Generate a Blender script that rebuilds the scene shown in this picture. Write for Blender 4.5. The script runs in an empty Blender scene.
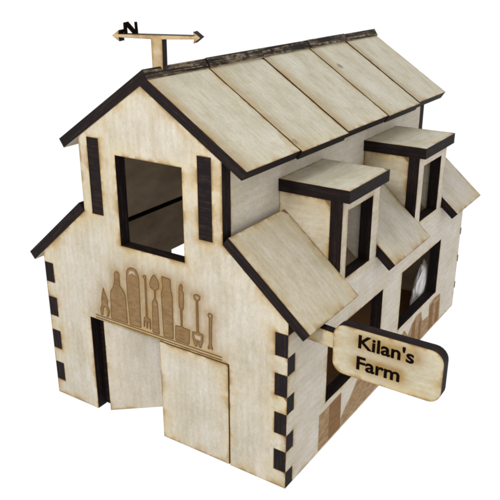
import bpy, bmesh, math, random
import numpy as np
from mathutils import Vector, Matrix, noise
from mathutils.geometry import tessellate_polygon
random.seed(4)
K = 0.01            # model unit (one centimetre) in metres
S = bpy.context.scene
C = S.collection

# ---------------------------------------------------------------- camera
CAM = (14.10231973, -15.75420055, 15.21667856)
ROWS = ((0.834593463, 0.550866291, -0.000284471),
        (0.203774852, -0.309210072, -0.928905238),
        (-0.511790545, 0.775200271, -0.370317402))
cd = bpy.data.cameras.new('camera'); cam = bpy.data.objects.new('camera', cd); C.objects.link(cam)
r, d, f = [Vector(v) for v in ROWS]
M = Matrix((r, -d, -f)).transposed().to_4x4()
M.translation = Vector(CAM) * K
cam.matrix_world = M
cd.sensor_width = 36; cd.lens = 36 * 725.2 / 500
cd.clip_start = 0.005; cd.clip_end = 50
S.camera = cam

# ---------------------------------------------------------------- world and lamps
w = bpy.data.worlds.new('World'); S.world = w; w.use_nodes = True
bg = w.node_tree.nodes['Background']
bg.inputs[0].default_value = (1, 1, 1, 1); bg.inputs[1].default_value = 1.02

def area(name, loc, target, size, power, col=(1, 1, 1)):
    l = bpy.data.lights.new(name, 'AREA'); l.shape = 'DISK'; l.size = size * K
    l.energy = power; l.color = col
    o = bpy.data.objects.new(name, l); C.objects.link(o)
    o.location = Vector(loc) * K
    o.rotation_euler = (Vector(target) - Vector(loc)).to_track_quat('-Z', 'Y').to_euler()
    return o
area('key_lamp', (5, -27, 24), (1, 4, 5), 6, 0.66, (1, .98, .94))
S.view_settings.view_transform = 'Standard'; S.view_settings.look = 'None'
S.view_settings.exposure = 0; S.view_settings.gamma = 1
S.render.engine = 'CYCLES'
S.cycles.max_bounces = 6; S.cycles.diffuse_bounces = 4
S.cycles.pixel_filter_type = 'BLACKMAN_HARRIS'; S.cycles.filter_width = 2.2

# ---------------------------------------------------------------- materials
def mat(name):
    m = bpy.data.materials.new(name); m.use_nodes = True
    nt = m.node_tree; b = nt.nodes['Principled BSDF']
    return m, nt, b
def ramp(nt, fac, stops):
    n = nt.nodes.new('ShaderNodeValToRGB')
    e = n.color_ramp.elements
    while len(e) < len(stops): e.new(.5)
    for q, (p, c) in zip(e, stops): q.position = p; q.color = (*c, 1)
    nt.links.new(fac, n.inputs[0]); return n.outputs[0]
def mth(nt, op, a, b=None, c=None):
    n = nt.nodes.new('ShaderNodeMath'); n.operation = op
    for i, q in enumerate((a, b, c)):
        if q is None: continue
        if isinstance(q, (int, float)): n.inputs[i].default_value = q
        else: nt.links.new(q, n.inputs[i])
    return n.outputs[0]
def mix(nt, fac, a, b, mode='MIX'):
    n = nt.nodes.new('ShaderNodeMix'); n.data_type = 'RGBA'; n.blend_type = mode
    for i, q in ((0, fac), (6, a), (7, b)):
        if isinstance(q, (int, float)): n.inputs[i].default_value = q
        elif isinstance(q, tuple): n.inputs[i].default_value = (*q, 1)
        else: nt.links.new(q, n.inputs[i])
    return n.outputs[2]
def noi(nt, vec, scale, detail=4, rough=.55, stretch=None, w=None):
    if stretch:
        mp = nt.nodes.new('ShaderNodeMapping'); mp.inputs['Scale'].default_value = stretch
        nt.links.new(vec, mp.inputs[0]); vec = mp.outputs[0]
    n = nt.nodes.new('ShaderNodeTexNoise'); n.noise_dimensions = '4D'
    n.inputs['Scale'].default_value = scale; n.inputs['Detail'].default_value = detail
    n.inputs['Roughness'].default_value = rough
    nt.links.new(vec, n.inputs['Vector'])
    if w is not None: nt.links.new(w, n.inputs['W'])
    return n.outputs[0]

def plywood(name, base_a, base_b, scorch_w=.22, dirt=.5, knots=False, film=.6):
    m, nt, b = mat(name)
    uv = nt.nodes.new('ShaderNodeUVMap').outputs[0]
    rnd0 = nt.nodes.new('ShaderNodeObjectInfo').outputs['Random']
    rnd = mth(nt, 'MULTIPLY', rnd0, 37.)
    grain = noi(nt, uv, 1.0, 6, .62, (.8, 5, 1), rnd)
    fine = noi(nt, uv, 1.0, 3, .7, (4, 48, 1), rnd)
    cloud = noi(nt, uv, .55, 4, .6, None, rnd)
    cloud2 = noi(nt, uv, 1.7, 5, .65, (1, 1.8, 1), rnd)
    col = mix(nt, mth(nt, 'MULTIPLY_ADD', cloud, 1.6, -.3), base_a, base_b)
    # cathedral figure of rotary cut birch
    mp = nt.nodes.new('ShaderNodeMapping'); mp.inputs['Scale'].default_value = (.35, 1.2, 1)
    nt.links.new(uv, mp.inputs[0])
    wv = nt.nodes.new('ShaderNodeTexWave'); wv.wave_type = 'RINGS'; wv.inputs['Scale'].default_value = 1.1
    wv.inputs['Distortion'].default_value = 5; wv.inputs['Detail'].default_value = 3
    wv.inputs['Detail Scale'].default_value = .7
    nt.links.new(mp.outputs[0], wv.inputs[0])
    nt.links.new(rnd, wv.inputs['Phase Offset'])
    g = ramp(nt, grain, [(.3, (.80, .78, .73)), (.62, (1.06, 1.06, 1.06))])
    col = mix(nt, .24, col, g, 'MULTIPLY')
    col = mix(nt, .30, col, ramp(nt, wv.outputs[1], [(0, (.86, .85, .82)), (1, (1.04, 1.04, 1.04))]), 'MULTIPLY')
    col = mix(nt, .42, col, ramp(nt, fine, [(.32, (.82, .79, .74)), (.62, (1.07, 1.07, 1.07))]), 'MULTIPLY')
    pore = noi(nt, uv, 1.0, 4, .7, (9, 14, 1), rnd)
    col = mix(nt, .5, col, ramp(nt, pore, [(.36, (.80, .77, .70)), (.56, (1.03, 1.03, 1.03))]), 'MULTIPLY')
    bl = noi(nt, uv, .8, 5, .7, (.8, 1.5, 1), rnd)
    col = mix(nt, .78, col, ramp(nt, bl, [(.34, (.80, .77, .66)), (.5, (.97, .95, .90)), (.66, (1.10, 1.11, 1.14))]), 'MULTIPLY')
    # smoke staining, greyish yellow blotches
    st = ramp(nt, cloud2, [(.50, (0, 0, 0)), (.72, (1, 1, 1))])
    col = mix(nt, mth(nt, 'MULTIPLY', st, dirt), col, (.34, .285, .17))
    if knots:
        vo = nt.nodes.new('ShaderNodeTexVoronoi'); vo.voronoi_dimensions = '2D'; vo.inputs['Scale'].default_value = .17
        nt.links.new(uv, vo.inputs[0])
        k = ramp(nt, mth(nt, 'ADD', vo.outputs[0], mth(nt, 'MULTIPLY', cloud2, .06)), [(.042, (1, 1, 1)), (.056, (0, 0, 0))])
        col = mix(nt, mth(nt, 'MULTIPLY', k, .7), col, (.12, .07, .035))
    ha = nt.nodes.new('ShaderNodeAttribute'); ha.attribute_name = 'halo'
    hn = ramp(nt, noi(nt, uv, 2.2, 4, .6, None, rnd), [(.3, (.6, .6, .6)), (.6, (1, 1, 1))])
    col = mix(nt, mth(nt, 'MULTIPLY', mth(nt, 'MULTIPLY', ha.outputs['Fac'], hn), 1.0), col, (.24, .14, .035))
    # wide yellow smoke film beside the cuts
    a0 = nt.nodes.new('ShaderNodeAttribute'); a0.attribute_name = 'cut'
    sm = mth(nt, 'POWER', 2.718, mth(nt, 'MULTIPLY', a0.outputs['Fac'], -3.2))
    smn = ramp(nt, noi(nt, uv, .7, 4, .6, None, rnd), [(.38, (0, 0, 0)), (.62, (1, 1, 1))])
    col = mix(nt, mth(nt, 'MULTIPLY', mth(nt, 'MULTIPLY', sm, smn), film), col, (.50, .395, .19))
    # laser scorch along every cut edge: distance to the nearest cut, ragged by noise
    at = nt.nodes.new('ShaderNodeAttribute'); at.attribute_name = 'cut'
    rag = noi(nt, uv, 1.6, 3, .6, None, rnd)
    wd = mth(nt, 'MULTIPLY_ADD', ramp(nt, rag, [(.46, (0, 0, 0)), (.66, (1, 1, 1))]), scorch_w * 1.25, scorch_w * .12)
    x = mth(nt, 'DIVIDE', at.outputs['Fac'], wd)
    s = mth(nt, 'POWER', 2.718, mth(nt, 'MULTIPLY', x, -1.0))
    col = mix(nt, mth(nt, 'MULTIPLY', s, .8), col, (.37, .23, .065))
    s2 = mth(nt, 'POWER', 2.718, mth(nt, 'MULTIPLY', mth(nt, 'DIVIDE', at.outputs['Fac'], mth(nt, 'MULTIPLY', wd, .28)), -1.0))
    col = mix(nt, mth(nt, 'MULTIPLY', s2, .85), col, (.13, .065, .022))
    nt.links.new(col, b.inputs['Base Color'])
    b.inputs['Roughness'].default_value = .58
    b.inputs['Specular IOR Level'].default_value = .3
    bp = nt.nodes.new('ShaderNodeBump'); bp.inputs['Strength'].default_value = .25; bp.inputs['Distance'].default_value = .0003
    nt.links.new(mth(nt, 'ADD', fine, grain), bp.inputs['Height']); nt.links.new(bp.outputs[0], b.inputs['Normal'])
    return m

def charred(name, dark, light, amount):
    m, nt, b = mat(name)
    uv = nt.nodes.new('ShaderNodeUVMap').outputs[0]
    lay = noi(nt, uv, 1, 2, .5, (.5, 16, 1))
    soot = noi(nt, uv, 1, 5, .65, (3, 5, 1))
    fac = mth(nt, 'MULTIPLY', mth(nt, 'MULTIPLY', ramp(nt, lay, [(.45, (0, 0, 0)), (.62, (1, 1, 1))]),
              ramp(nt, soot, [(.4, (0, 0, 0)), (.7, (1, 1, 1))])), amount)
    col = mix(nt, fac, dark, light)
    nt.links.new(col, b.inputs['Base Color'])
    b.inputs['Roughness'].default_value = .7; b.inputs['Specular IOR Level'].default_value = .12
    bp = nt.nodes.new('ShaderNodeBump'); bp.inputs['Strength'].default_value = .5; bp.inputs['Distance'].default_value = .0004
    nt.links.new(mth(nt, 'ADD', lay, soot), bp.inputs['Height']); nt.links.new(bp.outputs[0], b.inputs['Normal'])
    return m

PLY = plywood('birch_plywood', (.465, .43, .365), (.49, .465, .42), .19, .28)
PLYROOF = plywood('roof_plywood', (.49, .465, .375), (.53, .51, .435), .11, .6, True, film=.35)
PLYWARM = plywood('warm_plywood', (.48, .43, .335), (.49, .455, .385), .18, .40)
SIGN = plywood('sign_plywood', (.47, .435, .34), (.49, .465, .39), .20, .35)
SMOKED = plywood('smoked_plywood', (.38, .30, .22), (.45, .38, .30), .2, .6)
PLYPALE = plywood('pale_plywood', (.545, .50, .435), (.565, .525, .475), .10, .22, film=.3)
CHAR = charred('charred_cut_edge', (.0075, .0045, .0045), (.040, .024, .018), .7)
CHARL = charred('browned_cut_edge', (.012, .008, .007), (.40, .30, .19), 1.0)
m, nt, b = mat('engraved_brown'); ENG = m
uvn = nt.nodes.new('ShaderNodeUVMap').outputs[0]
ea = nt.nodes.new('ShaderNodeAttribute'); ea.attribute_name = 'cut'
ec = ramp(nt, noi(nt, uvn, 1, 5, .7, (3, 7, 1)), [(.35, (.15, .088, .038)), (.65, (.24, .152, .072))])
nt.links.new(mix(nt, ramp(nt, ea.outputs['Fac'], [(.015, (1, 1, 1)), (.05, (0, 0, 0))]), ec, (.115, .062, .024)), b.inputs['Base Color'])
b.inputs['Roughness'].default_value = .9; b.inputs['Specular IOR Level'].default_value = .1
m, nt, b = mat('engraved_dark_brown'); ENGD = m
uvn = nt.nodes.new('ShaderNodeUVMap').outputs[0]
nt.links.new(ramp(nt, noi(nt, uvn, 1, 5, .7, (2, 8, 1)), [(.3, (.17, .085, .035)), (.7, (.24, .135, .062))]), b.inputs['Base Color'])
b.inputs['Roughness'].default_value = .9; b.inputs['Specular IOR Level'].default_value = .1
m, nt, b = mat('engraved_light_brown'); ENGL = m
uvn = nt.nodes.new('ShaderNodeUVMap').outputs[0]
nt.links.new(ramp(nt, noi(nt, uvn, 1, 5, .7, (2, 8, 1)), [(.38, (.22, .13, .06)), (.62, (.37, .255, .15))]), b.inputs['Base Color'])
b.inputs['Roughness'].default_value = .9; b.inputs['Specular IOR Level'].default_value = .1
m, nt, b = mat('cut_black'); BLK = m
b.inputs['Base Color'].default_value = (.005, .003, .002, 1); b.inputs['Roughness'].default_value = .95; b.inputs['Specular IOR Level'].default_value = .02
m, nt, b = mat('shaded_brown_inner_face'); INSHADE = m  # interior shade put into the colour of the inner faces
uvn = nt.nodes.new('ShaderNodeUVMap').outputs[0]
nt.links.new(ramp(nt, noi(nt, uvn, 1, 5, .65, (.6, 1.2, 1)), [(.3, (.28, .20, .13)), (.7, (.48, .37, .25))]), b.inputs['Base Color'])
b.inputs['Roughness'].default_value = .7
m, nt, b = mat('crumpled_white_plastic'); BAG = m
b.inputs['Base Color'].default_value = (.88, .86, .85, 1); b.inputs['Roughness'].default_value = .22
b.inputs['Subsurface Weight'].default_value = .0

# ---------------------------------------------------------------- helpers
ROOT = bpy.data.objects.new('toy_farmhouse', None); C.objects.link(ROOT)
ROOT.location = (0, 7.7 * K, 0)
ROOT['label'] = 'laser-cut plywood toy farmhouse with charred edges, dormers, weather vane and name sign'
ROOT['category'] = 'toy house'
bpy.context.view_layer.update()

def link(name, me, mats, parent=ROOT, label=None):
    o = bpy.data.objects.new(name, me); C.objects.link(o)
    for q in mats: me.materials.append(q)
    if parent is not None:
        o.parent = parent
        # mesh data is in house coordinates whatever the depth of the child
        o.matrix_parent_inverse = parent.matrix_world.inverted() if parent is ROOT else Matrix.Identity(4)
    if label: o['label'] = label
    return o

def segdist(P, segs):
    P = np.asarray(P, float); out = np.full(len(P), 9.)
    for (a, b, off) in segs:
        a = np.array(a, float); b = np.array(b, float); ab = b - a; L = (ab @ ab) or 1e-9
        t = np.clip(((P - a) @ ab) / L, 0, 1)
        out = np.minimum(out, np.linalg.norm(P - a - t[:, None] * ab, axis=1) + off)
    return out

def loopsegs(l, off=0.): return [(l[i], l[(i + 1) % len(l)], off) for i in range(len(l))]

def plate(name, outline, O, U, V, t, mats=(None, None), holes=(), parent=ROOT, grain='u', extra=(), grid=.22,
          label=None, add=None, back=None, halo=None):
    """one laser-cut sheet: outer face through O spanned by U and V, thickness t behind it"""
    mats = [mats[0] or PLY, mats[1] or CHAR] + ([back] if back else [])
    O = Vector(O); U = Vector(U).normalized(); V = Vector(V).normalized(); N = U.cross(V).normalized()
    bm = bmesh.new()
    groups = [(outline, holes)] + list(add or [])
    for outl, hol in groups:
        loops = [list(outl)] + [list(h) for h in hol]
        flat = [p for l in loops for p in l]
        tris = tessellate_polygon([[Vector((p[0], p[1], 0)) for p in l] for l in loops])
        top = [bm.verts.new((p[0], p[1], 0)) for p in flat]; bot = [bm.verts.new((p[0], p[1], -t)) for p in flat]
        for tr in tris:
            a, b_, c = [flat[i] for i in tr]
            ar = (b_[0]-a[0])*(c[1]-a[1]) - (b_[1]-a[1])*(c[0]-a[0])
            if abs(ar) < 1e-9: continue
            if ar < 0: tr = tr[::-1]
            bm.faces.new([top[i] for i in tr]); bm.faces.new([bot[i] for i in tr[::-1]]).material_index = 2 if back else 0
        k = 0
        for li, l in enumerate(loops):
            n = len(l)
            sa = sum(l[i][0]*l[(i+1) % n][1] - l[(i+1) % n][0]*l[i][1] for i in range(n))
            ccw = sa > 0
            if li: ccw = not ccw
            for i in range(n):
                a, b_ = k+i, k+(i+1) % n
                q = [top[a], bot[a], bot[b_], top[b_]] if ccw else [top[b_], bot[b_], bot[a], top[a]]
                bm.faces.new(q).material_index = 1
            k += n
    us = [p[0] for p in outline]; vs = [p[1] for p in outline]
    if grid:
        if grid < 0:
            grid = -grid; us = [p[0] for l in groups for p in l[0]]; vs = [p[1] for l in groups for p in l[0]]
        for ax, lo, hi in ((0, min(us), max(us)), (1, min(vs), max(vs))):
            n = int((hi - lo) / grid)
            for i in range(1, n):
                co = [0, 0, 0]; no = [0, 0, 0]; co[ax] = lo + (hi - lo) * i / n; no[ax] = 1
                bmesh.ops.bisect_plane(bm, geom=bm.verts[:] + bm.edges[:] + bm.faces[:], plane_co=co, plane_no=no)
    bm.verts.ensure_lookup_table(); bm.verts.index_update()
    segs = loopsegs(outline)
    for h in holes: segs += loopsegs(h)
    for outl, hol in (add or []): segs += loopsegs(outl)
    P = [(v.co.x, v.co.y) for v in bm.verts]
    D = segdist(P, segs)
    flat0 = [f_ for f_ in bm.faces if f_.material_index != 1 and all(D[v.index] < 1e-4 for v in f_.verts)]
    if grid and flat0:
        bmesh.ops.poke(bm, faces=flat0)
        bm.verts.ensure_lookup_table(); bm.verts.index_update()
        P = [(v.co.x, v.co.y) for v in bm.verts]; D = segdist(P, segs)
    lay = bm.verts.layers.float.new('cut')
    for v, q in zip(bm.verts, D): v[lay] = float(q)
    if extra:
        H = np.exp(-np.maximum(segdist(P, extra), 0) / halo)
        hl = bm.verts.layers.float.new('halo')
        for v, q in zip(bm.verts, H): v[hl] = float(q)
    uvl = bm.loops.layers.uv.new('UVMap')
    ou, ov = random.random() * 20, random.random() * 20
    for fc in bm.faces:
        side = fc.material_index == 1
        for lp in fc.loops:
            x, y, z = lp.vert.co
            if side: lp[uvl].uv = (x + y + ou, z * 1.0 + ov)
            else: lp[uvl].uv = (x + ou, y + ov) if grain == 'u' else (y + ou, x + ov)
    for v in bm.verts:
        x, y, z = v.co
        v.co = (O + U * x + V * y + N * z) * K
    bm.normal_update()
    me = bpy.data.meshes.new(name); bm.to_mesh(me); bm.free()
    return link(name, me, mats, parent, label)

def rect(a, b, c, d): return [(a, b), (c, b), (c, d), (a, d)]
def rrect(a, b, c, d, r, n=6):
    o = []
    for (cx, cy, s) in ((c - r, b + r, -90), (c - r, d - r, 0), (a + r, d - r, 90), (a + r, b + r, 180)):
        for i in range(n + 1):
            q = math.radians(s + 90 * i / n); o.append((cx + r * math.cos(q), cy + r * math.sin(q)))
    return o

# ---------------------------------------------------------------- dimensions
T = .42
D = 15.47
CX = 2.764; ZC = 7.655; HC = 5.76
RM = .643; RA = 12.256; RT = .325
ZA = RA - RT / math.cos(math.atan(RM)); ZE = ZA - RM * CX
s1, s2 = .604, .735
def lev(k): return (k // 2) * (s1 + s2) + (k % 2) * s1
DARK = [(lev(1), lev(2)), (lev(3), lev(4)), (lev(5), lev(6)), (lev(7), lev(8))]
XA = -.11; RML = (RA - 9.933) / (3.612 + XA); ZEL = RA - RT / math.cos(math.atan(RML)) - RML * (CX + XA)
WX = 2.755           # outer face of the upper side walls

# ---------------------------------------------------------------- front wall
g = .008
def gable(front=True):
    o = []
    if front: o += [(-5, 0), (-2.94, 0), (-2.94, 3.75), (2.935, 3.75), (2.935, 0), (5, 0)]
    else: o += [(-5, 0), (5, 0)]
    for a, b_ in DARK: o += [(5, a - g), (5 - T - g, a - g), (5 - T - g, b_ + g), (5, b_ + g)]
    o += [(5, HC), (CX, ZC), (CX, ZE), (XA, ZA + .07), (-CX, ZEL), (-CX, ZC), (-5, HC)]
    for a, b_ in DARK[::-1]: o += [(-5, b_ + g), (-5 + T + g, b_ + g), (-5 + T + g, a - g), (-5, a - g)]
    return o
TOOLS = {
 'p': [(-2.19, 5.08), (-2.13, 4.86), (-2.01, 4.6), (-2.05, 4.41), (-1.96, 4.22), (-2.04, 3.98), (-2.14, 3.96), (-2.07, 4.17), (-2.16, 4.35), (-2.26, 4.25), (-2.3, 3.97), (-2.4, 3.97), (-2.42, 4.2), (-2.32, 4.39), (-2.34, 4.54), (-2.28, 4.82)],
 'b': [(-1.58, 5.79), (-1.46, 5.79), (-1.41, 5.7), (-1.41, 5.3), (-1.24, 5.14), (-1.19, 4.97), (-1.18, 3.96), (-1.94, 3.96), (-1.89, 4.97), (-1.73, 5.22), (-1.66, 5.44), (-1.65, 5.7)],
 'u': [(-1.12, 5.6), (-1.1, 5.9), (-1.02, 6.02), (-.92, 6.08), (-.76, 6.1), (-.64, 6.02), (-.56, 5.88), (-.55, 5.61), (-.58, 3.98), (-1.08, 3.96), (-1.12, 4.91)],
 'f': [(-.41, 5.9), (-.32, 5.97), (-.23, 5.94), (-.25, 5.82), (-.27, 4.46), (-.14, 4.43), (-.15, 4.05), (-.22, 4.04), (-.22, 4.29), (-.27, 4.29), (-.29, 4.04), (-.36, 4.04), (-.36, 4.28), (-.40, 4.28), (-.42, 4.06), (-.48, 4.07), (-.45, 4.42), (-.36, 4.46), (-.33, 5.79)],
 't': [(.07, 6.08), (.22, 5.97), (.29, 5.78), (.25, 5.59), (.13, 5.54), (.11, 5.23), (.19, 5.14), (.20, 3.96), (-.11, 3.96), (-.06, 5.1), (.04, 5.22), (.06, 5.52), (-.1, 5.55), (-.13, 5.72), (-.05, 5.93)],
 'c': [(.38, 6.1), (.76, 6.08), (.76, 5.7), (.81, 5.5), (.78, 3.96), (.36, 3.96), (.33, 5.5), (.41, 5.69)],
 'h': [(1.09, 5.93), (1.14, 6.01), (1.19, 6.01), (1.24, 5.93), (1.21, 5.82), (1.27, 5.72), (1.24, 5.16), (1.18, 5.12), (1.17, 4.53), (1.45, 4.51), (1.42, 3.96), (.84, 3.96), (.87, 4.52), (1.09, 4.53), (1.09, 5.14), (1.04, 5.18), (1.06, 5.77)],
 'r': [(1.62, 5.76), (1.76, 5.84), (1.91, 5.79), (1.89, 5.67), (1.81, 5.59), (1.81, 4.52), (1.97, 4.5), (1.97, 4.27), (1.88, 3.98), (1.79, 4.0), (1.76, 4.2), (1.73, 4.0), (1.64, 3.98), (1.54, 4.25), (1.54, 4.5), (1.71, 4.51), (1.72, 5.58), (1.65, 5.63)],
 'w': [(2.15, 5.24), (2.2, 5.32), (2.3, 5.32), (2.36, 5.25), (2.33, 5.13), (2.3, 4.23), (2.34, 4.12), (2.31, 4.04), (2.24, 4.11), (2.17, 4.03), (2.12, 4.09), (2.18, 4.22), (2.2, 5.13)]}
THOLES = {'u': [[(-1.03, 5.78), (-.94, 5.95), (-.78, 5.98), (-.67, 5.82), (-.84, 5.89)]], 'r': [[(1.70, 5.74), (1.84, 5.74), (1.77, 5.64)], [(1.62, 4.4), (1.88, 4.4), (1.86, 4.25), (1.65, 4.25)]],
          'w': [[(2.21, 5.25), (2.29, 5.25), (2.25, 5.17)]], 'f': [[(-.35, 5.9), (-.29, 5.9), (-.32, 5.86)]]}
ex = []
def soften(l, r=.05):
    o = []
    for i in range(len(l)):      # clip each corner by a small fixed amount
        p, q, n_ = Vector(l[i - 1]), Vector(l[i]), Vector(l[(i + 1) % len(l)])
        a, b_ = (p - q), (n_ - q)
        ka, kb = min(r, a.length * .3), min(r, b_.length * .3)
        P0 = q + a.normalized() * ka; P2 = q + b_.normalized() * kb
        o += [tuple(P0), tuple(P0 * .25 + q * .5 + P2 * .25), tuple(P2)]
    return o
for k_, l in TOOLS.items(): ex += loopsegs(l, .0)
TOOLS = {k_: soften(l) for k_, l in TOOLS.items()}
ex.append(((-2.6, 3.85), (2.6, 3.9), .0))
WIN = rect(-1.242, 6.755, 1.346, 9.715)
slotL = rect(-2.40, 7.635, -1.91, 10.15); slotR = rect(1.91, 7.635, 2.40, 10.15)
fw = plate('front_wall', gable(), (0, 0, 0), (1, 0, 0), (0, 0, 1), T, holes=[WIN, slotL, slotR], extra=ex, halo=.20, grain='v', grid=.13)
for a in (-2.155, 2.155):     # tabs of the upper frame showing flush in the slots
    plate('slot_tab', rect(a - .237, 7.645, a + .237, 10.14), (0, .012, 0), (1, 0, 0), (0, 0, 1), .9, mats=(CHAR, CHAR), parent=fw, grid=0)
ks = list(TOOLS)
plate('tool_engraving', TOOLS['p'], (0, -.006, 0), (1, 0, 0), (0, 0, 1), .014, mats=(ENG, ENG), parent=fw, grid=-.04,
      add=[(TOOLS[q], THOLES.get(q, [])) for q in ks[1:]] + [(rect(-2.65, 3.90, 2.67, 3.935), []), (rect(-2.65, 3.80, 2.67, 3.835), [])],
      label='engraved row of garden tools, bottle and bucket')

# ---------------------------------------------------------------- side walls
W1 = rect(2.52, 1.74, 6.76, 4.2); W2 = rect(8.55, 1.74, 12.79, 4.2)
D1 = (3.12, 5.88); D2 = (9.36, 12.3); DT = 8.47
DW1 = rect(3.51, 5.83, 5.33, 8.11); DW2 = rect(9.88, 5.85, 11.76, 8.08)
def side_outline(right=True):
    o = [(T, 0), (D, 0)]
    for a, b_ in DARK:
        zz = (a + b_) / 2
    o += [(D, HC - .02)]
    if right: o += [(D2[1], HC - .02), (D2[1], DT), (D2[0], DT), (D2[0], HC - .02), (D1[1], HC - .02), (D1[1], DT), (D1[0], DT), (D1[0], HC - .02)]
    o += [(T, HC - .02)]
    for a, b_ in DARK[::-1]: o += [(T, b_), (0, b_), (0, a), (T, a)]
    return o
sw = plate('side_wall', side_outline(), (5, 0, 0), (0, 1, 0), (0, 0, 1), T, mats=(PLYPALE, CHAR), holes=[W1, W2, DW1, DW2], label='right side wall with two windows and dormer fronts')
for a, b_ in DARK:      # ends of the back wall's tabs, seen as small dark stubs past the corner
    zz = (a + b_) / 2 + .1
    plate('wall_tab', rect(D - .03, zz - .15, D + .09, zz + .15), (5.004, 0, 0), (0, 1, 0), (0, 0, 1), .36, mats=(CHAR, CHAR), parent=sw, grid=0)
def mir(l): return [(-a, b_) for a, b_ in l]
plate('side_wall', mir(side_outline(False)), (-5, 0, 0), (0, -1, 0), (0, 0, 1), T, holes=[mir(rect(6.45, 1.74, 10.7, 3.75))], grid=.4, back=INSHADE)
plate('back_wall', [(-4.56, 0), (4.56, 0), (4.56, 6.1), (CX, ZC), (CX, ZE), (-XA, ZA + .07), (-CX, ZEL), (-CX, ZC), (-4.56, 6.1)], (0, D - .01, 0), (-1, 0, 0), (0, 0, 1), T, grid=.4, back=INSHADE)
for sgn in (1, -1):
    z0, z1 = 7.0, (ZA - RM * WX if sgn == 1 else ZEL) - .02
    l = rect(T, z0, D - T, z1)
    if sgn == 1:
        plate('upper_wall', l, (WX, 0, 0), (0, 1, 0), (0, 0, 1), T - .1, mats=(PLYPALE, CHAR), grid=.3)
    else:
        plate('upper_wall', mir(l), (-WX, 0, 0), (0, -1, 0), (0, 0, 1), T - .1, grid=.3, back=INSHADE)
plate('light_blocking_base', rect(-4.5, 2.5, 4.5, D - .5), (0, 0, T + .02), (1, 0, 0), (0, 1, 0), T - .04, mats=(ENGD, CHAR), grid=.5)  # unseen dark brown base, added to keep light out of the interior

# ploughed field and crates burnt along the foot of the right wall
HAY0 = [(3.78, .45), (4.4, .86), (5.1, 1.47), (8.9, 1.25), (9.32, 1.4), (9.75, .95), (10.18, 1.35), (10.6, 1.5), (11.14, 1.47), (11.4, .9), (12.14, .86), (12.11, 1.42), (12.8, 1.5), (13.49, 1.42), (13.62, .06), (3.74, .06)]
HAY = soften(HAY0, .08)
plate('field_engraving', HAY, (5.006, 0, 0), (0, 1, 0), (0, 0, 1), .014, mats=(ENGL, ENGL), parent=sw, grid=0)
plate('crate_engraving', [(2.12, .06), (2.86, .06), (2.82, 1.47), (2.12, 1.45)], (5.006, 0, 0), (0, 1, 0), (0, 0, 1), .014, mats=(ENGL, ENGL), parent=sw, grid=0)
plate('crate_engraving', [(2.87, .06), (3.73, .06), (3.70, 1.5), (2.83, 1.47)], (5.006, 0, 0), (0, 1, 0), (0, 0, 1), .014, mats=(ENGD, ENGD), parent=sw, grid=0)
for (y0, y1, z1) in ((10.15, 10.6, 1.36), (10.95, 11.3, 1.1), (12.2, 12.7, 1.36), (13.0, 13.45, 1.2)):
    plate('field_stripe', [(y0, .1), (y1, .1), (y1 - .1, z1), (y0 + .05, z1 - .1)], (5.014, 0, 0), (0, 1, 0), (0, 0, 1), .01, mats=(ENGD, ENGD), parent=sw, grid=0)

# ---------------------------------------------------------------- doors
plate('door', rect(0, .02, 2.73, 3.72), (.165, .0, 0), (1, 0, 0), (0, 0, 1), T, grain='v', grid=.1, label='closed right door leaf')
av = Vector((-1.08 + 2.457, 1.307 - .132, 0)).normalized()
plate('door', rect(0, .02, 2.7, 3.70), (-2.457, .132, 0), av, (0, 0, 1), T, mats=(PLYPALE, CHAR), grain='v', label='left door leaf pushed inward')

plate('gap_blackout_strip', rect(-3.2, 0.02, -2.60, 3.9), (0, T + .01, 0), (1, 0, 0), (0, 0, 1), .16, mats=(CHAR, CHAR), grid=0)  # dark strip added behind the jamb so the gap stays black

# ---------------------------------------------------------------- lean-to roofs
# slope on the right side: top surface through (CX, 8.077) and (5.704, 5.58)
PS = Vector((5.704 - CX, 0, 5.580 - 8.077)); PL = PS.length; PS.normalize()
def lean(y0, y1, name='lean_to_roof', mats=(PLYWARM, CHAR), top=0., **kw):
    return plate(name, rect(y0, -PL, y1, -.27), (CX, 0, 8.077), (0, 1, 0), -PS, .33, mats=mats, grain='v', **kw)
lean(-.015, 3.09); lean(5.95, 9.30, mats=(PLY, CHAR)); lean(12.4, 15.5, mats=(PLY, CHAR))
plate('lean_to_roof', rect(-15.5, -PL, .015, -.27), (-CX, 0, 8.077), (0, -1, 0), (PS.x, 0, -PS.z), .33, mats=(PLY, CHAR), grain='v', grid=.4)

# ---------------------------------------------------------------- dormers
for i, ((a, b_), (ra, rb)) in enumerate(((D1, (3.05, 6.0)), (D2, (9.30, 12.42)))):
    e = bpy.data.objects.new('dormer', None); C.objects.link(e); e.parent = ROOT
    e.matrix_parent_inverse = ROOT.matrix_world.inverted()
    e['label'] = ('front dormer above the first side window', 'rear dormer above the second side window')[i]
    bpy.context.view_layer.update()
    cheek = [(WX + .01, 7.2), (5 - T, 5.6), (5 - T, DT), (WX + .01, DT)]
    plate('dormer_cheek', cheek, (0, a + .004, 0), (1, 0, 0), (0, 0, 1), T * .9, mats=(PLYWARM, CHAR), parent=e)
    plate('dormer_cheek', [(-x, z) for x, z in cheek], (0, b_ - .004, 0), (-1, 0, 0), (0, 0, 1), T * .9, mats=(PLYPALE, CHAR), parent=e)
    plate('dormer_roof', rect(WX + .01, ra, 5.24, rb), (0, 0, 8.88), (1, 0, 0), (0, 1, 0), .40, mats=(PLYROOF, CHAR), parent=e, grain='v')

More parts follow.
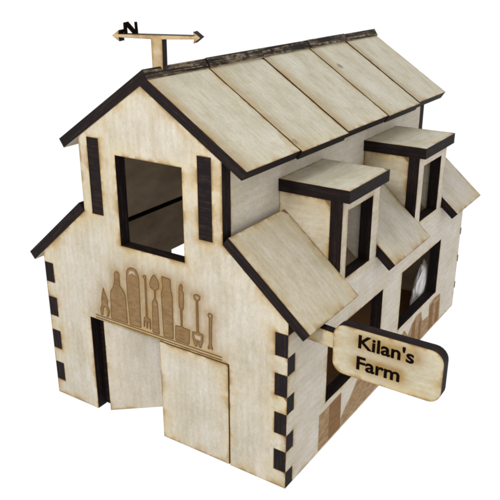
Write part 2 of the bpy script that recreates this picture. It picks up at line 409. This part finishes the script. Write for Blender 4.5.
# ---------------------------------------------------------------- main roof panels
SL = Vector((3.612, 0, -3.612 * RM)); L = SL.length; SL.normalize()
UPn = Vector((-SL.z, 0, SL.x))
YB = [-.02, 2.93, 6.084, 9.423, 12.54, 15.63]
off = [(.0, .01), (.07, .005), (.03, .012), (.07, .006), (.02, .012)]
for i in range(5):
    sl, nn = off[i]
    # near end of each board lies a hair lower than the far end of the one before
    rise = Vector((0, YB[i + 1] - YB[i], 0)).normalized() - UPn * .008
    O = Vector((0, YB[i], RA)) + UPn * (nn - .012) + SL * sl
    plate('roof_panel', rect(.004, -L, YB[i + 1] - YB[i] - .012, -.06 - .04 * (i % 2)), O, rise, -SL, RT, mats=(PLYROOF, CHAR), grain='v', extra=[((.10, -L), (.10, 0), .05)], halo=.26)
SLm = Vector((-(3.612 + XA), 0, 9.933 - RA)); LM = SLm.length; SLm.normalize(); UPm = Vector((SLm.z, 0, -SLm.x))
offm = [(.05, .0), (.0, .0), (.03, .012), (.0, .01), (.03, .0)]
for i in range(5):
    sl, nn = offm[i]
    O = Vector((XA, YB[i], RA)) + UPm * nn
    # top ends run past the ridge and cover the ends of the right-hand boards
    o = plate('roof_panel', rect(-(YB[i + 1] - YB[i]) + .01, -LM, 0, .27 - sl), O, (0, -1, 0), -SLm, RT, mats=(PLYROOF, CHAR), grain='v', grid=.4)
    o.data.materials.append(CHARL)      # the top ends are only browned
    for p in o.data.polygons:
        if p.normal.dot(-SLm) > .9: p.material_index = 2

# ---------------------------------------------------------------- weather vane
va = math.radians(18); VU = Vector((math.cos(va), math.sin(va), 0)); VN = Vector((math.sin(va), -math.cos(va), 0))
VY = .85
vane = bpy.data.objects.new('weather_vane', None); C.objects.link(vane); vane.parent = ROOT
vane.matrix_parent_inverse = ROOT.matrix_world.inverted()
vo = Vector((-.04, VY, 0)) + VN * .1
zv = 13.20
arrow = [(-.16, 12.05), (.16, 12.05), (.17, zv - .07), (1.14, zv - .045), (1.12, zv - .16), (1.33, zv), (1.12, zv + .16), (1.14, zv + .045), (-1.18, zv + .045), (-1.16, zv + .16), (-1.38, zv), (-1.16, zv - .16), (-1.18, zv - .045), (-.17, zv - .07)]
plate('arrow', arrow, vo, VU, (0, 0, 1), .36, parent=vane, mats=(SMOKED, CHAR), grid=.1, label='double-headed arrow on a post')
NP = [(.0, -.04), (.12, -.04), (.11, .02), (.10, .22), (.29, .0), (.42, -.02), (.40, .36), (.32, .36), (.33, .14), (.14, .37), (.0, .34)]
ld = Vector((-math.sin(va) * .35 + math.cos(va) * .94, math.cos(va) * .35 + math.sin(va) * .94, 0)).normalized()
lo = vo + VU * (-1.12) - VN * .24
plate('letter_n', NP, (lo.x, lo.y, zv), ld, (0, 0, 1), .14, parent=vane, mats=(BLK, BLK), grid=0)

# ---------------------------------------------------------------- name sign
sg = bpy.data.objects.new('name_sign', None); C.objects.link(sg); sg.parent = ROOT
sg.matrix_parent_inverse = ROOT.matrix_world.inverted()
SY = .70
def text(body, x, z, width, height, parent):
    cu = bpy.data.curves.new('lettering', 'FONT'); cu.body = body; cu.size = 1; cu.offset = .026; cu.extrude = 0
    cu.resolution_u = 4
    o = bpy.data.objects.new('tmp', cu); C.objects.link(o)
    bpy.context.view_layer.update()
    me = bpy.data.meshes.new_from_object(o); C.objects.unlink(o); bpy.data.objects.remove(o)
    xs = [v.co.x for v in me.vertices]; ys = [v.co.y for v in me.vertices]
    sx = width / (max(xs) - min(xs)); sy = height / (max(ys) - min(ys)); mx, my = min(xs), min(ys)
    bm = bmesh.new(); bm.from_mesh(me)
    for v in bm.verts: v.co = Vector((x + (v.co.x - mx) * sx, SY - .006, z + (v.co.y - my) * sy)) * K
    ret = bmesh.ops.extrude_face_region(bm, geom=bm.faces[:])
    for v in ret['geom']:
        if isinstance(v, bmesh.types.BMVert): v.co.y += .012 * K
    bmesh.ops.recalc_face_normals(bm, faces=bm.faces[:])
    me2 = bpy.data.meshes.new('lettering'); bm.to_mesh(me2); bm.free()
    return link('lettering', me2, [BLK], parent)
tx = [((6.95, 5.43), (8.40, 5.42), -.17), ((6.92, 4.74), (8.05, 4.74), -.17)]
ss = plate('sign_board', rrect(6.07, 4.24, 9.28, 5.79, .36), (0, SY, 0), (1, 0, 0), (0, 0, 1), .36, mats=(SIGN, CHAR), parent=sg, extra=tx, halo=.17, grid=.07)
plate('sign_arm', [(4.9, 5.0), (6.10, 4.93), (6.10, 5.42), (4.9, 5.5)], (0, SY + .05, 0), (1, 0, 0), (0, 0, 1), .30, mats=(PLYWARM, CHAR), parent=sg, grid=.15)
text("Kilan's", 6.84, 5.21, 1.63, .44, sg)
text('Farm', 6.82, 4.53, 1.29, .43, sg)

# ---------------------------------------------------------------- crumpled bag inside
bm = bmesh.new(); bmesh.ops.create_icosphere(bm, subdivisions=5, radius=1)
for v in bm.verts:
    p = v.co.copy()
    n1 = noise.noise(p * 1.3 + Vector((3, 1, 7))); n2 = abs(noise.noise(p * 2.1 + Vector((9, 2, 1)))); n3 = abs(noise.noise(p * 8 + Vector((1, 5, 2))))
    p *= 1 + .35 * n1 - .42 * n2 - .07 * n3
    x = 4.28 + p.x * .24 + .02 * p.z; y = 12.7 + p.y * .46 + .42 * p.z; z = 1.85 + p.z * 1.05
    v.co = Vector((x, y, max(z, .46))) * K
for fc in bm.faces: fc.smooth = True
me = bpy.data.meshes.new('plastic_bag'); bm.to_mesh(me); bm.free()
o = link('plastic_bag', me, [BAG], None)
o['label'] = 'crumpled white plastic bag lying inside the farmhouse behind the rear side window'; o['category'] = 'bag'
